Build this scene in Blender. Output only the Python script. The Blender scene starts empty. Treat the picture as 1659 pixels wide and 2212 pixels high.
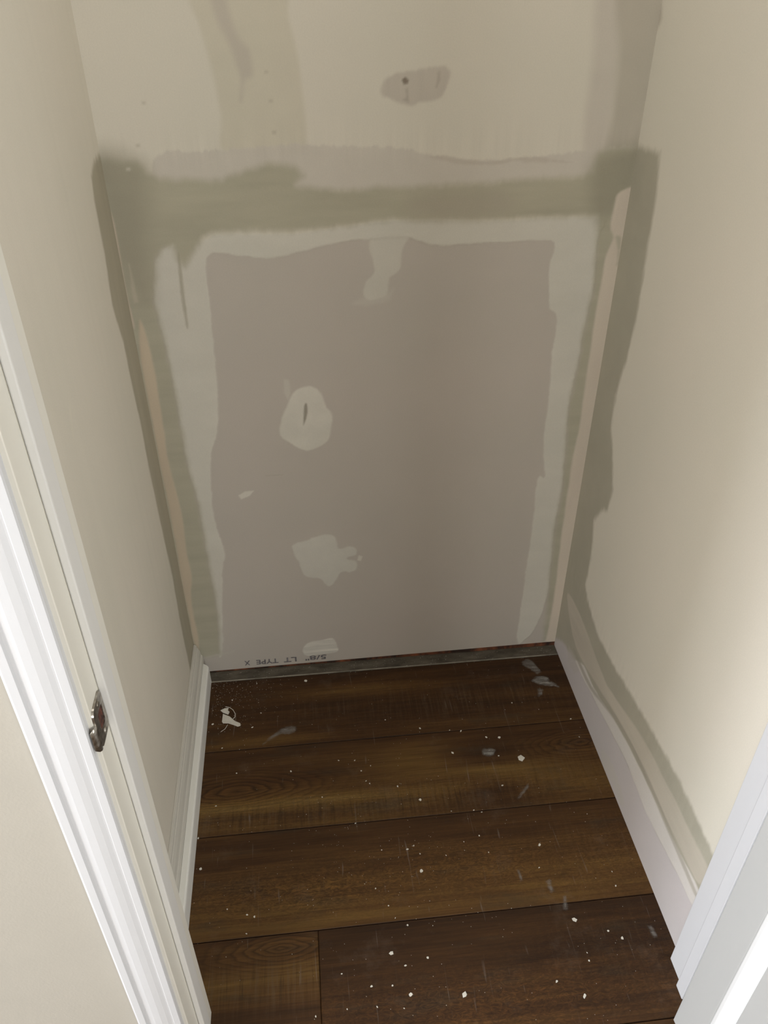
import bpy, bmesh, math, random
import numpy as np
from mathutils import Matrix, Vector

# ------------------------------------------------------------------ camera
SC = bpy.context.scene
COL = SC.collection
YAW, PITCH, ROLL, FPX = math.radians(6.1653), math.radians(34.9556), math.radians(-0.104), 1715.85
CAM = Vector((0.3405, -1.5811, 1.6127))
fwd = Vector((math.sin(YAW) * math.cos(PITCH), math.cos(YAW) * math.cos(PITCH), -math.sin(PITCH)))
rgt = Vector((math.cos(YAW), -math.sin(YAW), 0))
upv = rgt.cross(fwd)
r2 = rgt * math.cos(ROLL) + upv * math.sin(ROLL)
u2 = -rgt * math.sin(ROLL) + upv * math.cos(ROLL)
cd = bpy.data.cameras.new('camera')
cd.sensor_fit = 'VERTICAL'
cd.sensor_height = 36.0
cd.lens = FPX / 2212 * 36.0
cd.clip_start = 0.02
cam = bpy.data.objects.new('camera', cd)
M = Matrix((r2, u2, -fwd)).transposed().to_4x4()
M.translation = CAM
cam.matrix_world = M
COL.objects.link(cam)
SC.camera = cam

# ------------------------------------------------------------------ world, lights, exposure
w = bpy.data.worlds.new('world')
SC.world = w
w.use_nodes = True
bg = w.node_tree.nodes['Background']
bg.inputs[0].default_value = (0.75, 0.85, 1.0, 1)
bg.inputs[1].default_value = 0.4

def area_light(name, loc, target, sx, sy, power, color):
    d = bpy.data.lights.new(name, 'AREA')
    d.shape = 'RECTANGLE'
    d.size, d.size_y, d.energy, d.color = sx, sy, power, color
    o = bpy.data.objects.new(name, d)
    o.location = loc
    o.rotation_euler = (Vector(target) - Vector(loc)).to_track_quat('-Z', 'Z').to_euler()
    COL.objects.link(o)
    return o
# left-window daylight; rear, room and closet fill lights are unseen and added for brightness
REAR_FILL = (0.96, 0.985, 1.0)
area_light('window_and_fill_light', (-4.38, -2.45, 1.45), (0, -2.45, 1.45), 0.8, 1.3, 128, (0.92, 0.975, 1.08))
area_light('window_and_fill_light', (-4.38, -1.70, 1.45), (0, -1.70, 1.45), 0.8, 1.3, 74, (0.92, 0.975, 1.08))
area_light('window_and_fill_light', (-2.2, -4.15, 1.5), (-2.2, 0, 1.5), 1.2, 1.3, 72, REAR_FILL)  # unseen rear left fill, set just inside a wall without an opening
area_light('window_and_fill_light', (2.0, -4.15, 1.5), (2.0, 0, 1.5), 1.2, 1.3, 62, REAR_FILL)  # its counterpart on the right, also added to brighten the closet
area_light('room_fill_light', (-1.3, -1.9, 2.395), (-1.3, -1.9, 0), 0.6, 0.6, 32, (1.0, 0.98, 0.94))  # unseen overhead source added as fill from the room side
area_light('closet_fill_light', (0.5, -0.5, 2.385), (0.5, -0.5, 0), 0.22, 0.22, 3.1, (1.0, 0.98, 0.94))  # unseen source added inside the closet to lift its walls
vs = SC.view_settings
vs.view_transform = 'Standard'
vs.look = 'None'
vs.gamma = 1.0
vs.use_curve_mapping = False
vs.exposure = 0.0

# ------------------------------------------------------------------ measured outlines, metres
# on the back wall (x,z), right wall (y,z), left wall (y,z), floor (x,y)
BACK = {
    'upper_band': [(0.105,1.322), (0.167,1.324), (0.234,1.327), (0.284,1.329), (0.351,1.332), (0.453,1.327), (0.539,1.323), (0.627,1.304), (0.733,1.297), (0.822,1.303), (0.921,1.312), (0.998,1.312), (1.008,1.245), (0.920,1.260), (0.665,1.254), (0.557,1.246), (0.460,1.249), (0.355,1.252), (0.210,1.265), (0.093,1.272)],
    'olive': [(-0.002,1.322), (0.022,1.314), (0.066,1.310), (0.078,1.291), (0.098,1.280), (0.144,1.277), (0.203,1.274), (0.246,1.287), (0.299,1.302), (0.349,1.296), (0.361,1.278), (0.347,1.262), (0.399,1.254), (0.460,1.250), (0.504,1.256), (0.557,1.253), (0.629,1.256), (0.719,1.257), (0.791,1.262), (0.882,1.263), (0.918,1.271), (0.922,1.306), (0.948,1.313), (0.998,1.314), (0.996,0.006), (0.965,0.009), (0.957,0.226), (0.949,0.414), (0.953,0.532), (0.947,0.641), (0.939,0.762), (0.946,0.888), (0.949,0.967), (0.955,1.044), (0.946,1.139), (0.940,1.189), (0.836,1.188), (0.724,1.188), (0.576,1.189), (0.531,1.194), (0.413,1.182), (0.341,1.177), (0.270,1.179), (0.200,1.181), (0.164,1.172), (0.143,1.144), (0.121,1.117), (0.110,1.131), (0.102,1.157), (0.082,1.150), (0.069,1.133), (0.051,1.050), (0.060,0.952), (0.063,0.812), (0.063,0.672), (0.073,0.556), (0.076,0.360), (0.077,0.205), (0.065,0.063), (0.009,0.051)],
    'mud': [(0.078,1.150), (0.163,1.165), (0.200,1.176), (0.341,1.173), (0.413,1.180), (0.531,1.192), (0.724,1.186), (0.941,1.185), (0.948,1.139), (0.955,1.044), (0.949,0.967), (0.946,0.888), (0.939,0.762), (0.947,0.641), (0.953,0.532), (0.949,0.414), (0.957,0.226), (0.947,0.117), (0.917,0.032), (0.890,0.017), (0.888,0.233), (0.891,0.418), (0.888,0.569), (0.905,0.576), (0.892,0.658), (0.889,0.789), (0.884,0.891), (0.884,0.975), (0.865,1.005), (0.858,1.047), (0.855,1.092), (0.857,1.138), (0.813,1.144), (0.718,1.143), (0.624,1.141), (0.577,1.153), (0.549,1.158), (0.467,1.157), (0.412,1.152), (0.348,1.139), (0.293,1.127), (0.230,1.134), (0.164,1.133), (0.158,1.017), (0.151,0.841), (0.138,0.751), (0.114,0.668), (0.103,0.514), (0.116,0.415), (0.102,0.342), (0.086,0.204), (0.075,0.088), (0.061,0.063), (0.074,0.205), (0.072,0.360), (0.071,0.556), (0.061,0.672), (0.061,0.813), (0.058,0.952), (0.051,1.050)],
    'drip': [(0.485,1.162), (0.559,1.166), (0.548,1.134), (0.543,1.097), (0.522,1.079), (0.516,1.045), (0.484,1.035), (0.471,1.047), (0.475,1.072), (0.492,1.095)],
    'dripfaint': [(0.446,1.029), (0.484,1.042), (0.522,1.049), (0.532,1.055), (0.522,1.031), (0.474,1.023)],
    'oval': [(0.335,0.846), (0.355,0.847), (0.372,0.829), (0.383,0.794), (0.394,0.770), (0.385,0.717), (0.363,0.695), (0.331,0.686), (0.300,0.705), (0.277,0.724), (0.277,0.748), (0.287,0.782), (0.303,0.816), (0.317,0.837)],
    'oval_tail': [(0.294,0.868), (0.306,0.865), (0.307,0.832), (0.300,0.815), (0.293,0.833)],
    'square': [(0.281,0.415), (0.316,0.429), (0.362,0.444), (0.387,0.435), (0.397,0.399), (0.421,0.403), (0.439,0.396), (0.439,0.375), (0.420,0.368), (0.420,0.362), (0.438,0.352), (0.440,0.327), (0.423,0.320), (0.402,0.321), (0.369,0.277), (0.344,0.305), (0.309,0.316), (0.295,0.363)],
    'square_dots': [(0.447,0.372), (0.456,0.368), (0.452,0.353), (0.443,0.357)],
    'lowpatch': [(0.289,0.068), (0.306,0.083), (0.334,0.087), (0.369,0.092), (0.380,0.068), (0.380,0.040), (0.344,0.033), (0.299,0.031), (0.288,0.047)],
    'smallmark': [(0.167,0.575), (0.184,0.585), (0.204,0.586), (0.194,0.573), (0.173,0.564)],
    'peachR': [(0.999,1.251), (0.980,1.234), (0.972,1.210), (0.971,1.166), (0.980,1.144), (0.972,1.108), (0.969,1.027), (0.970,0.910), (0.971,0.821), (0.972,0.709), (0.968,0.608), (0.969,0.480), (0.971,0.367), (0.977,0.175), (0.974,0.026), (0.973,0.005), (1.010,0.001), (1.000,0.222), (0.997,0.410), (0.999,0.477), (0.997,0.574), (1.005,0.610), (1.009,0.707), (1.009,0.819), (1.010,0.893), (1.000,0.976), (1.006,1.011), (1.004,1.081), (1.007,1.133), (1.004,1.199), (1.001,1.251)],
    'peachR_hole': [(0.985,1.146), (0.997,1.145), (0.999,1.124), (1.001,1.090), (0.997,1.089), (0.994,1.119)],
    'peachL': [(0.013,1.004), (0.019,1.008), (0.025,0.965), (0.027,0.912), (0.026,0.826), (0.022,0.723), (0.023,0.637), (0.030,0.553), (0.028,0.479), (0.025,0.408), (0.027,0.342), (0.015,0.274), (0.013,0.195), (0.015,0.120), (0.005,0.060), (0.002,0.078), (0.001,0.275), (0.002,0.424), (0.004,0.548), (0.002,0.676), (0.003,0.805), (0.003,0.924)],
    'peachL2': [(-0.003,1.228), (0.001,1.213), (0.002,1.188), (0.001,1.126), (0.000,1.062), (0.004,1.004), (-0.001,0.999), (-0.004,1.072), (-0.006,1.135), (-0.007,1.196)],
    'peachL3': [(0.015,1.126), (0.019,1.098), (0.019,1.050), (0.012,1.048), (0.010,1.080)],
    'seam': [(0.197,1.574), (0.340,1.573), (0.350,1.528), (0.361,1.477), (0.366,1.431), (0.369,1.341), (0.351,1.318), (0.221,1.321), (0.222,1.382), (0.213,1.461), (0.202,1.515)],
    'seam_dark': [(0.224,1.574), (0.245,1.574), (0.255,1.528), (0.268,1.498), (0.281,1.481), (0.283,1.446), (0.268,1.436), (0.262,1.407), (0.257,1.407), (0.261,1.443), (0.248,1.488), (0.233,1.528)],
    'patch': [(0.508,1.414), (0.517,1.437), (0.554,1.446), (0.612,1.454), (0.627,1.449), (0.631,1.440), (0.623,1.416), (0.610,1.401), (0.580,1.397), (0.559,1.392), (0.530,1.402)],
    'patch_hole': [(0.544,1.434), (0.551,1.438), (0.557,1.432), (0.555,1.427), (0.548,1.426)],
    'patch_line': [(0.551,1.419), (0.556,1.421), (0.558,1.397), (0.547,1.402), (0.553,1.406)],
    'patch_edge': [(0.609,1.445), (0.614,1.446), (0.613,1.431), (0.608,1.420), (0.606,1.421)],
    'bandR1': [(0.882,1.571), (0.925,1.571), (0.935,1.467), (0.943,1.369), (0.945,1.305), (0.896,1.306), (0.891,1.445)],
    'bandR2': [(0.923,1.571), (1.000,1.570), (0.999,1.308), (0.945,1.305), (0.943,1.369), (0.935,1.467)],
    'ridge': [(0.600,1.304), (0.626,1.308), (0.662,1.299), (0.716,1.295), (0.769,1.301), (0.823,1.298), (0.878,1.290), (0.842,1.289), (0.769,1.294), (0.716,1.290), (0.662,1.293)],
    'seamline': [(0.110,1.139), (0.114,1.138), (0.112,1.076), (0.110,0.998), (0.106,0.998), (0.105,1.067)],
    'ovalslot': [(0.335,0.802), (0.340,0.806), (0.341,0.787), (0.337,0.768), (0.330,0.753), (0.332,0.780)],
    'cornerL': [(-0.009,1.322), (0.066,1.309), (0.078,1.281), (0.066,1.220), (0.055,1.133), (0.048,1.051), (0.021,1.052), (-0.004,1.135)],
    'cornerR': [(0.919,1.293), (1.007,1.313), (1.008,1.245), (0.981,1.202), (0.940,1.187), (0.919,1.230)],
    'centre': [(0.575,1.235), (0.666,1.237), (0.739,1.235), (0.768,1.217), (0.723,1.199), (0.622,1.196), (0.567,1.209)],
    'footL': [(0.020,0.059), (0.096,0.075), (0.112,0.084), (0.095,0.065), (0.057,0.062), (0.021,0.052)],
}
RIGHT = {
    'dark': [(0.005,1.313), (-0.103,1.323), (-0.110,1.301), (-0.121,1.258), (-0.127,1.170), (-0.130,1.097), (-0.135,1.018), (-0.125,0.927), (-0.106,0.844), (-0.113,0.769), (-0.158,0.693), (-0.179,0.649), (-0.173,0.586), (-0.143,0.568), (-0.112,0.515), (-0.134,0.424), (-0.132,0.334), (-0.162,0.308), (-0.250,0.276), (-0.371,0.285), (-0.489,0.303), (-0.592,0.317), (-0.687,0.327), (-0.769,0.326), (-0.842,0.320), (-0.886,0.316), (-0.845,0.179), (-0.769,0.149), (-0.682,0.136), (-0.520,0.142), (-0.420,0.130), (-0.299,0.111), (-0.157,0.094), (-0.052,0.065), (0.002,0.003)],
    'tape': [(-0.032,0.208), (-0.082,0.235), (-0.198,0.229), (-0.350,0.211), (-0.537,0.259), (-0.668,0.273), (-0.775,0.276), (-0.853,0.276), (-0.845,0.217), (-0.784,0.208), (-0.691,0.204), (-0.580,0.204), (-0.446,0.193), (-0.302,0.158), (-0.147,0.132)],
    'mudlow': [(-0.157,0.094), (-0.213,0.131), (-0.288,0.135), (-0.426,0.170), (-0.556,0.188), (-0.662,0.192), (-0.757,0.195), (-0.852,0.205), (-0.856,0.158), (-0.771,0.146), (-0.684,0.133), (-0.621,0.126), (-0.522,0.138), (-0.422,0.126), (-0.301,0.108), (-0.203,0.095)],
    'ridge': [(-0.148,0.121), (-0.274,0.127), (-0.427,0.187), (-0.588,0.209), (-0.738,0.202), (-0.847,0.195), (-0.842,0.182), (-0.733,0.186), (-0.581,0.191), (-0.418,0.168), (-0.267,0.111), (-0.138,0.108)],
    'lowpatch': [(-0.395,0.032), (-0.442,0.058), (-0.514,0.051), (-0.546,0.035), (-0.531,0.014), (-0.475,0.015), (-0.414,0.004)],
    'lowpatch2': [(-0.097,0.091), (-0.133,0.101), (-0.192,0.093), (-0.163,0.053), (-0.110,0.042)],
    'cornerdark': [(0.078,1.575), (0.003,1.577), (-0.012,1.523), (-0.011,1.485), (0.015,1.412), (0.018,1.373), (-0.001,1.304), (0.007,1.302)],
}
LEFT = {
    'dark': [(-0.009,1.326), (-0.071,1.320), (-0.098,1.307), (-0.110,1.270), (-0.117,1.175), (-0.135,1.092), (-0.106,1.009), (-0.109,0.935), (-0.100,0.850), (-0.105,0.708), (-0.100,0.579), (-0.089,0.419), (-0.102,0.271), (-0.097,0.122), (-0.090,0.041), (0.025,0.000)],
    'streak': [(-0.514,1.085), (-0.504,1.084), (-0.530,1.029), (-0.540,1.031)],
}
SMEAR = {
    'leaf': [(0.901,-0.126), (0.918,-0.115), (0.932,-0.113), (0.945,-0.121), (0.948,-0.137), (0.959,-0.145), (0.966,-0.157), (0.954,-0.153), (0.929,-0.146), (0.912,-0.139)],
    'scuff': [(0.892,-0.056), (0.910,-0.047), (0.923,-0.059), (0.928,-0.081), (0.933,-0.099), (0.921,-0.105), (0.910,-0.086), (0.895,-0.074)],
    'small': [(0.909,-0.158), (0.921,-0.162), (0.914,-0.178), (0.903,-0.185)],
    'streak': [(0.178,-0.262), (0.203,-0.235), (0.226,-0.219), (0.247,-0.212), (0.259,-0.218), (0.259,-0.230), (0.244,-0.234), (0.220,-0.233), (0.197,-0.249)],
    'striped': [(0.718,-0.341), (0.735,-0.336), (0.749,-0.342), (0.743,-0.355), (0.727,-0.357), (0.719,-0.351)],
    'cloud1': [(0.783,-0.026), (0.833,-0.040), (0.809,-0.116), (0.763,-0.177), (0.742,-0.159), (0.762,-0.094)],
    'cloud2': [(0.871,-0.513), (0.909,-0.515), (0.947,-0.534), (0.926,-0.562), (0.883,-0.563), (0.865,-0.543)],
    'vert': [(0.897,-0.453), (0.903,-0.454), (0.879,-0.539), (0.871,-0.544)],
    'mark1': [(0.728,-0.658), (0.732,-0.658), (0.732,-0.682), (0.728,-0.683)],
    'mark2': [(0.782,-0.690), (0.790,-0.686), (0.792,-0.712), (0.786,-0.714)],
    'mark3': [(0.809,-0.729), (0.813,-0.727), (0.808,-0.751), (0.804,-0.750)],
    'mark4': [(0.963,-0.806), (0.968,-0.805), (0.971,-0.826), (0.966,-0.827)],
    'mark5': [(0.848,-0.408), (0.861,-0.402), (0.858,-0.420), (0.848,-0.424)],
    'mark6': [(0.811,-0.838), (0.831,-0.834), (0.841,-0.846), (0.833,-0.858), (0.813,-0.853)],
    'scr1': [(0.772,-0.484), (0.805,-0.449), (0.806,-0.453), (0.779,-0.481)],
}
PEEL = {
    'flake': [(0.073,-0.153), (0.091,-0.164), (0.105,-0.180), (0.119,-0.189), (0.120,-0.197), (0.113,-0.199), (0.101,-0.192), (0.089,-0.186), (0.075,-0.184), (0.072,-0.179)],
    'curl': [(0.066,-0.142), (0.077,-0.137), (0.087,-0.135), (0.085,-0.144), (0.090,-0.150), (0.087,-0.158), (0.073,-0.150)],
    'string': [(0.078,-0.129), (0.090,-0.135), (0.099,-0.145), (0.105,-0.158), (0.105,-0.168), (0.100,-0.172)],
    'tail': [(0.087,-0.190), (0.081,-0.203), (0.071,-0.211)],
}
CHIPS = [(0.290,-0.061,0.0066), (0.049,-0.184,0.0053), (0.150,-0.205,0.0046), (0.077,-0.262,0.0033), (0.171,-0.160,0.0027), (0.095,-0.108,0.0046), (0.571,-0.036,0.0033), (0.575,-0.255,0.0040), (0.677,-0.275,0.0046), (0.649,-0.269,0.0027), (0.737,-0.301,0.0046), (0.769,-0.306,0.0060), (0.644,-0.339,0.0060), (0.808,-0.375,0.0146), (0.745,-0.445,0.0046), (0.755,-0.360,0.0033), (0.545,-0.462,0.0053), (0.424,-0.397,0.0033), (0.402,-0.335,0.0033), (0.363,-0.331,0.0033), (0.497,-0.420,0.0040), (0.390,-0.507,0.0033), (0.072,-0.427,0.0033), (0.490,-0.218,0.0027), (0.664,-0.503,0.0033), (0.681,-0.510,0.0033), (0.828,-0.198,0.0027), (0.966,-0.267,0.0033), (0.970,-0.326,0.0027), (0.415,-0.367,0.0027), (0.116,-0.341,0.0027), (0.246,-0.350,0.0040), (0.432,-0.405,0.0027), (0.439,-0.355,0.0027), (0.158,-0.056,0.0027), (0.318,-0.430,0.0027), (0.612,-0.500,0.0027), (0.049,-0.580,0.0049), (0.038,-0.506,0.0041), (0.499,-0.583,0.0041), (0.514,-0.576,0.0032), (0.522,-0.637,0.0057), (0.791,-0.605,0.0049), (0.152,-0.692,0.0041), (0.167,-0.698,0.0041), (0.152,-0.731,0.0032), (0.111,-0.676,0.0024), (0.817,-0.776,0.0081), (0.878,-0.805,0.0032), (0.901,-0.822,0.0049), (0.437,-0.801,0.0073), (0.462,-0.827,0.0041), (0.508,-0.817,0.0041), (0.393,-0.858,0.0049), (0.465,-0.881,0.0057), (0.567,-0.892,0.0089), (0.747,-0.888,0.0049), (0.792,-0.919,0.0073), (0.433,-0.861,0.0032), (0.400,-0.895,0.0032), (0.450,-0.903,0.0024), (0.929,-0.683,0.0032), (0.926,-0.715,0.0032), (0.776,-0.657,0.0032), (0.442,-0.579,0.0024), (0.581,-0.607,0.0024), (0.626,-0.579,0.0024), (0.663,-0.568,0.0032), (0.675,-0.610,0.0024), (0.525,-0.597,0.0024), (0.420,-0.665,0.0024), (0.443,-0.705,0.0024), (0.477,-0.749,0.0032), (0.454,-0.732,0.0024), (0.821,-0.857,0.0032), (0.822,-0.842,0.0024), (0.344,-0.893,0.0024), (0.338,-0.829,0.0024), (0.285,-0.899,0.0032)]
DOTS = [(0.091,1.404), (0.307,1.449), (0.311,1.404), (0.313,1.353), (0.069,1.336), (0.045,1.297)]
# top z [-0.1101  0.      1.5564] [1.1936 0.     1.5492] [ 1.     -0.3588  1.5636] [ 0.     -0.3862  1.5701]
SEED = [3.4, 1.7, 8.2, 5.6, 2.9]

# ------------------------------------------------------------------ helpers
random.seed(7)
def link(name, me, parent=None, mat=None):
    o = bpy.data.objects.new(name, me)
    COL.objects.link(o)
    if parent is not None:
        o.parent = parent
    if mat is not None:
        me.materials.clear()
        me.materials.append(mat)
    return o
def tag(o, label=None, cat=None, group=None, kind=None):
    if label: o['label'] = label
    if cat: o['category'] = cat
    if group: o['group'] = group
    if kind: o['kind'] = kind
    return o
def struct(o, label, cat):
    return tag(o, label, cat, kind='structure')
def mesh_from(name, verts, faces):
    me = bpy.data.meshes.new(name)
    me.from_pydata([tuple(v) for v in verts], [], faces)
    me.update()
    return me
def box_bm(bm, x0, x1, y0, y1, z0, z1):
    vs_ = [bm.verts.new(p) for p in ((x0,y0,z0),(x1,y0,z0),(x1,y1,z0),(x0,y1,z0),(x0,y0,z1),(x1,y0,z1),(x1,y1,z1),(x0,y1,z1))]
    for f in ((3,2,1,0),(4,5,6,7),(0,1,5,4),(1,2,6,5),(2,3,7,6),(3,0,4,7)):
        bm.faces.new([vs_[i] for i in f])
def bm_obj(name, bm, parent=None, mat=None, smooth=False):
    bmesh.ops.recalc_face_normals(bm, faces=bm.faces)
    me = bpy.data.meshes.new(name)
    bm.to_mesh(me); bm.free()
    if smooth:
        for p in me.polygons: p.use_smooth = True
    return link(name, me, parent, mat)
def box(name, x0, x1, y0, y1, z0, z1, parent=None, mat=None, bevel=0.0):
    bm = bmesh.new()
    box_bm(bm, x0, x1, y0, y1, z0, z1)
    if bevel:
        bmesh.ops.bevel(bm, geom=list(bm.edges), offset=bevel, segments=2, affect='EDGES', profile=0.6)
    return bm_obj(name, bm, parent, mat)
def extrude_profile(name, pts, z0, z1, parent=None, mat=None, axis='z', sharp=40):
    """closed outline pts (a,b) swept along an axis. axis z: a=x,b=y ; axis y: a=x,b=z"""
    bm = bmesh.new()
    def P(a, b, t):
        return (a, b, t) if axis == 'z' else (a, t, b)
    lo = [bm.verts.new(P(a, b, z0)) for a, b in pts]
    hi = [bm.verts.new(P(a, b, z1)) for a, b in pts]
    n = len(pts)
    for i in range(n):
        j = (i + 1) % n
        bm.faces.new((lo[i], lo[j], hi[j], hi[i]))
    bm.faces.new(lo); bm.faces.new(hi)
    return bm_obj(name, bm, parent, mat)

# ------------------------------------------------------------------ materials
def new_mat(name):
    m = bpy.data.materials.new(name)
    m.use_nodes = True
    nt = m.node_tree
    return m, nt, nt.nodes['Principled BSDF']
def N(nt, t, **kw):
    n = nt.nodes.new(t)
    for k, v in kw.items():
        if k.startswith('i_'):
            n.inputs[k[2:].replace('_', ' ')].default_value = v
        else:
            setattr(n, k, v)
    return n
def ramp(nt, stops, interp='LINEAR'):
    r = nt.nodes.new('ShaderNodeValToRGB')
    cr = r.color_ramp
    cr.interpolation = interp
    while len(cr.elements) < len(stops):
        cr.elements.new(0.5)
    for e, (p, c) in zip(cr.elements, stops):
        e.position = p
        e.color = (*c, 1) if len(c) == 3 else c
    return r
def mixc(nt, fac, a, b, mode='MIX'):
    m = nt.nodes.new('ShaderNodeMix')
    m.data_type = 'RGBA'
    m.blend_type = mode
    for sock, v in ((0, fac), (6, a), (7, b)):
        if hasattr(v, 'node') or hasattr(v, 'links'):
            nt.links.new(v, m.inputs[sock])
        else:
            m.inputs[sock].default_value = v if sock == 0 else (*v, 1)
    return m.outputs[2]

def painted(name, col, rough=0.45, var=0.05, streak=(1, 1, 1), bump=0.04, bscale=220):
    m, nt, b = new_mat(name)
    tc = N(nt, 'ShaderNodeTexCoord')
    mp = N(nt, 'ShaderNodeMapping'); mp.inputs['Scale'].default_value = streak
    nt.links.new(tc.outputs['Object'], mp.inputs[0])
    n1 = N(nt, 'ShaderNodeTexNoise', i_Scale=9.0, i_Detail=6.0, i_Roughness=0.6)
    nt.links.new(mp.outputs[0], n1.inputs['Vector'])
    r = ramp(nt, [(0.3, tuple(c * (1 - var) for c in col)), (0.7, tuple(min(1, c * (1 + var)) for c in col))])
    nt.links.new(n1.outputs['Fac'], r.inputs[0])
    nt.links.new(r.outputs[0], b.inputs['Base Color'])
    b.inputs['Roughness'].default_value = rough
    n2 = N(nt, 'ShaderNodeTexNoise', i_Scale=bscale, i_Detail=3.0)
    nt.links.new(mp.outputs[0], n2.inputs['Vector'])
    bp = N(nt, 'ShaderNodeBump', i_Strength=bump, i_Distance=0.002)
    nt.links.new(n2.outputs['Fac'], bp.inputs['Height'])
    nt.links.new(bp.outputs[0], b.inputs['Normal'])
    return m

MAT_TRIM = painted('white_trim_paint', (0.65, 0.65, 0.66), 0.38, 0.015, (1, 1, 0.06), 0.02, 160)
MAT_JAMB = painted('cream_jamb_paint', (0.78, 0.75, 0.665), 0.42, 0.03, (1, 1, 0.06), 0.05, 160)
MAT_STOP = painted('off_white_stop_paint', (0.75, 0.735, 0.70), 0.42, 0.03, (1, 1, 0.06), 0.05, 160)
MAT_DOOR = painted('white_door_paint', (0.475, 0.475, 0.46), 0.42, 0.02, (1, 1, 0.08), 0.05, 200)
MAT_MOULD_LIT = painted('glossy_moulding_lit_white', (0.84, 0.84, 0.83), 0.25, 0.01, (1, 1, 0.08), 0.02, 200)  # light on the bevel put into a whiter colour than the door
MAT_BASE = painted('old_baseboard_paint', (0.60, 0.575, 0.51), 0.45, 0.08, (1, 0.06, 1), 0.10, 160)
MAT_SHOE = painted('fresh_white_moulding_paint', (0.80, 0.79, 0.74), 0.45, 0.04, (1, 0.1, 1), 0.05, 200)
MAT_HALL = painted('cream_wall_paint', (0.40, 0.37, 0.315), 0.75, 0.02, (1, 1, 1), 0.10, 260)
MAT_CEIL = painted('ceiling_paint', (0.80, 0.78, 0.73), 0.85, 0.02)
MAT_CHIP = painted('dried_plaster', (0.66, 0.63, 0.56), 0.8, 0.08, (40, 40, 40), 0.1, 400)
MAT_INK = painted('grey_stamp_ink', (0.15, 0.137, 0.145), 0.8, 0.3, (30, 30, 30), 0.0)

def wall_material():
    """colour comes from the painted layers stored on the wall, fine grain from noise"""
    m, nt, b = new_mat('wall_finish')
    at = N(nt, 'ShaderNodeAttribute', attribute_name='finish')
    tc = N(nt, 'ShaderNodeTexCoord')
    n1 = N(nt, 'ShaderNodeTexNoise', i_Scale=3.2, i_Detail=5.0, i_Roughness=0.55)
    nt.links.new(tc.outputs['Object'], n1.inputs['Vector'])
    r = ramp(nt, [(0.3, (0.955, 0.965, 0.955)), (0.7, (1.0, 0.99, 0.985))])
    nt.links.new(n1.outputs['Fac'], r.inputs[0])
    c = mixc(nt, 1.0, at.outputs['Color'], r.outputs[0], 'MULTIPLY')
    n3 = N(nt, 'ShaderNodeTexNoise', i_Scale=420.0, i_Detail=2.0)
    nt.links.new(tc.outputs['Object'], n3.inputs['Vector'])
    r3 = ramp(nt, [(0.25, (0.95, 0.95, 0.95)), (0.75, (1.0, 1.0, 1.0))])
    nt.links.new(n3.outputs['Fac'], r3.inputs[0])
    c = mixc(nt, 1.0, c, r3.outputs[0], 'MULTIPLY')
    nt.links.new(c, b.inputs['Base Color'])
    b.inputs['Roughness'].default_value = 0.8
    b.inputs['Specular IOR Level'].default_value = 0.25
    n2 = N(nt, 'ShaderNodeTexNoise', i_Scale=240.0, i_Detail=3.0)
    nt.links.new(tc.outputs['Object'], n2.inputs['Vector'])
    bp = N(nt, 'ShaderNodeBump', i_Strength=0.12, i_Distance=0.001)
    nt.links.new(n2.outputs['Fac'], bp.inputs['Height'])
    nt.links.new(bp.outputs[0], b.inputs['Normal'])
    return m
MAT_WALL = wall_material()

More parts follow.
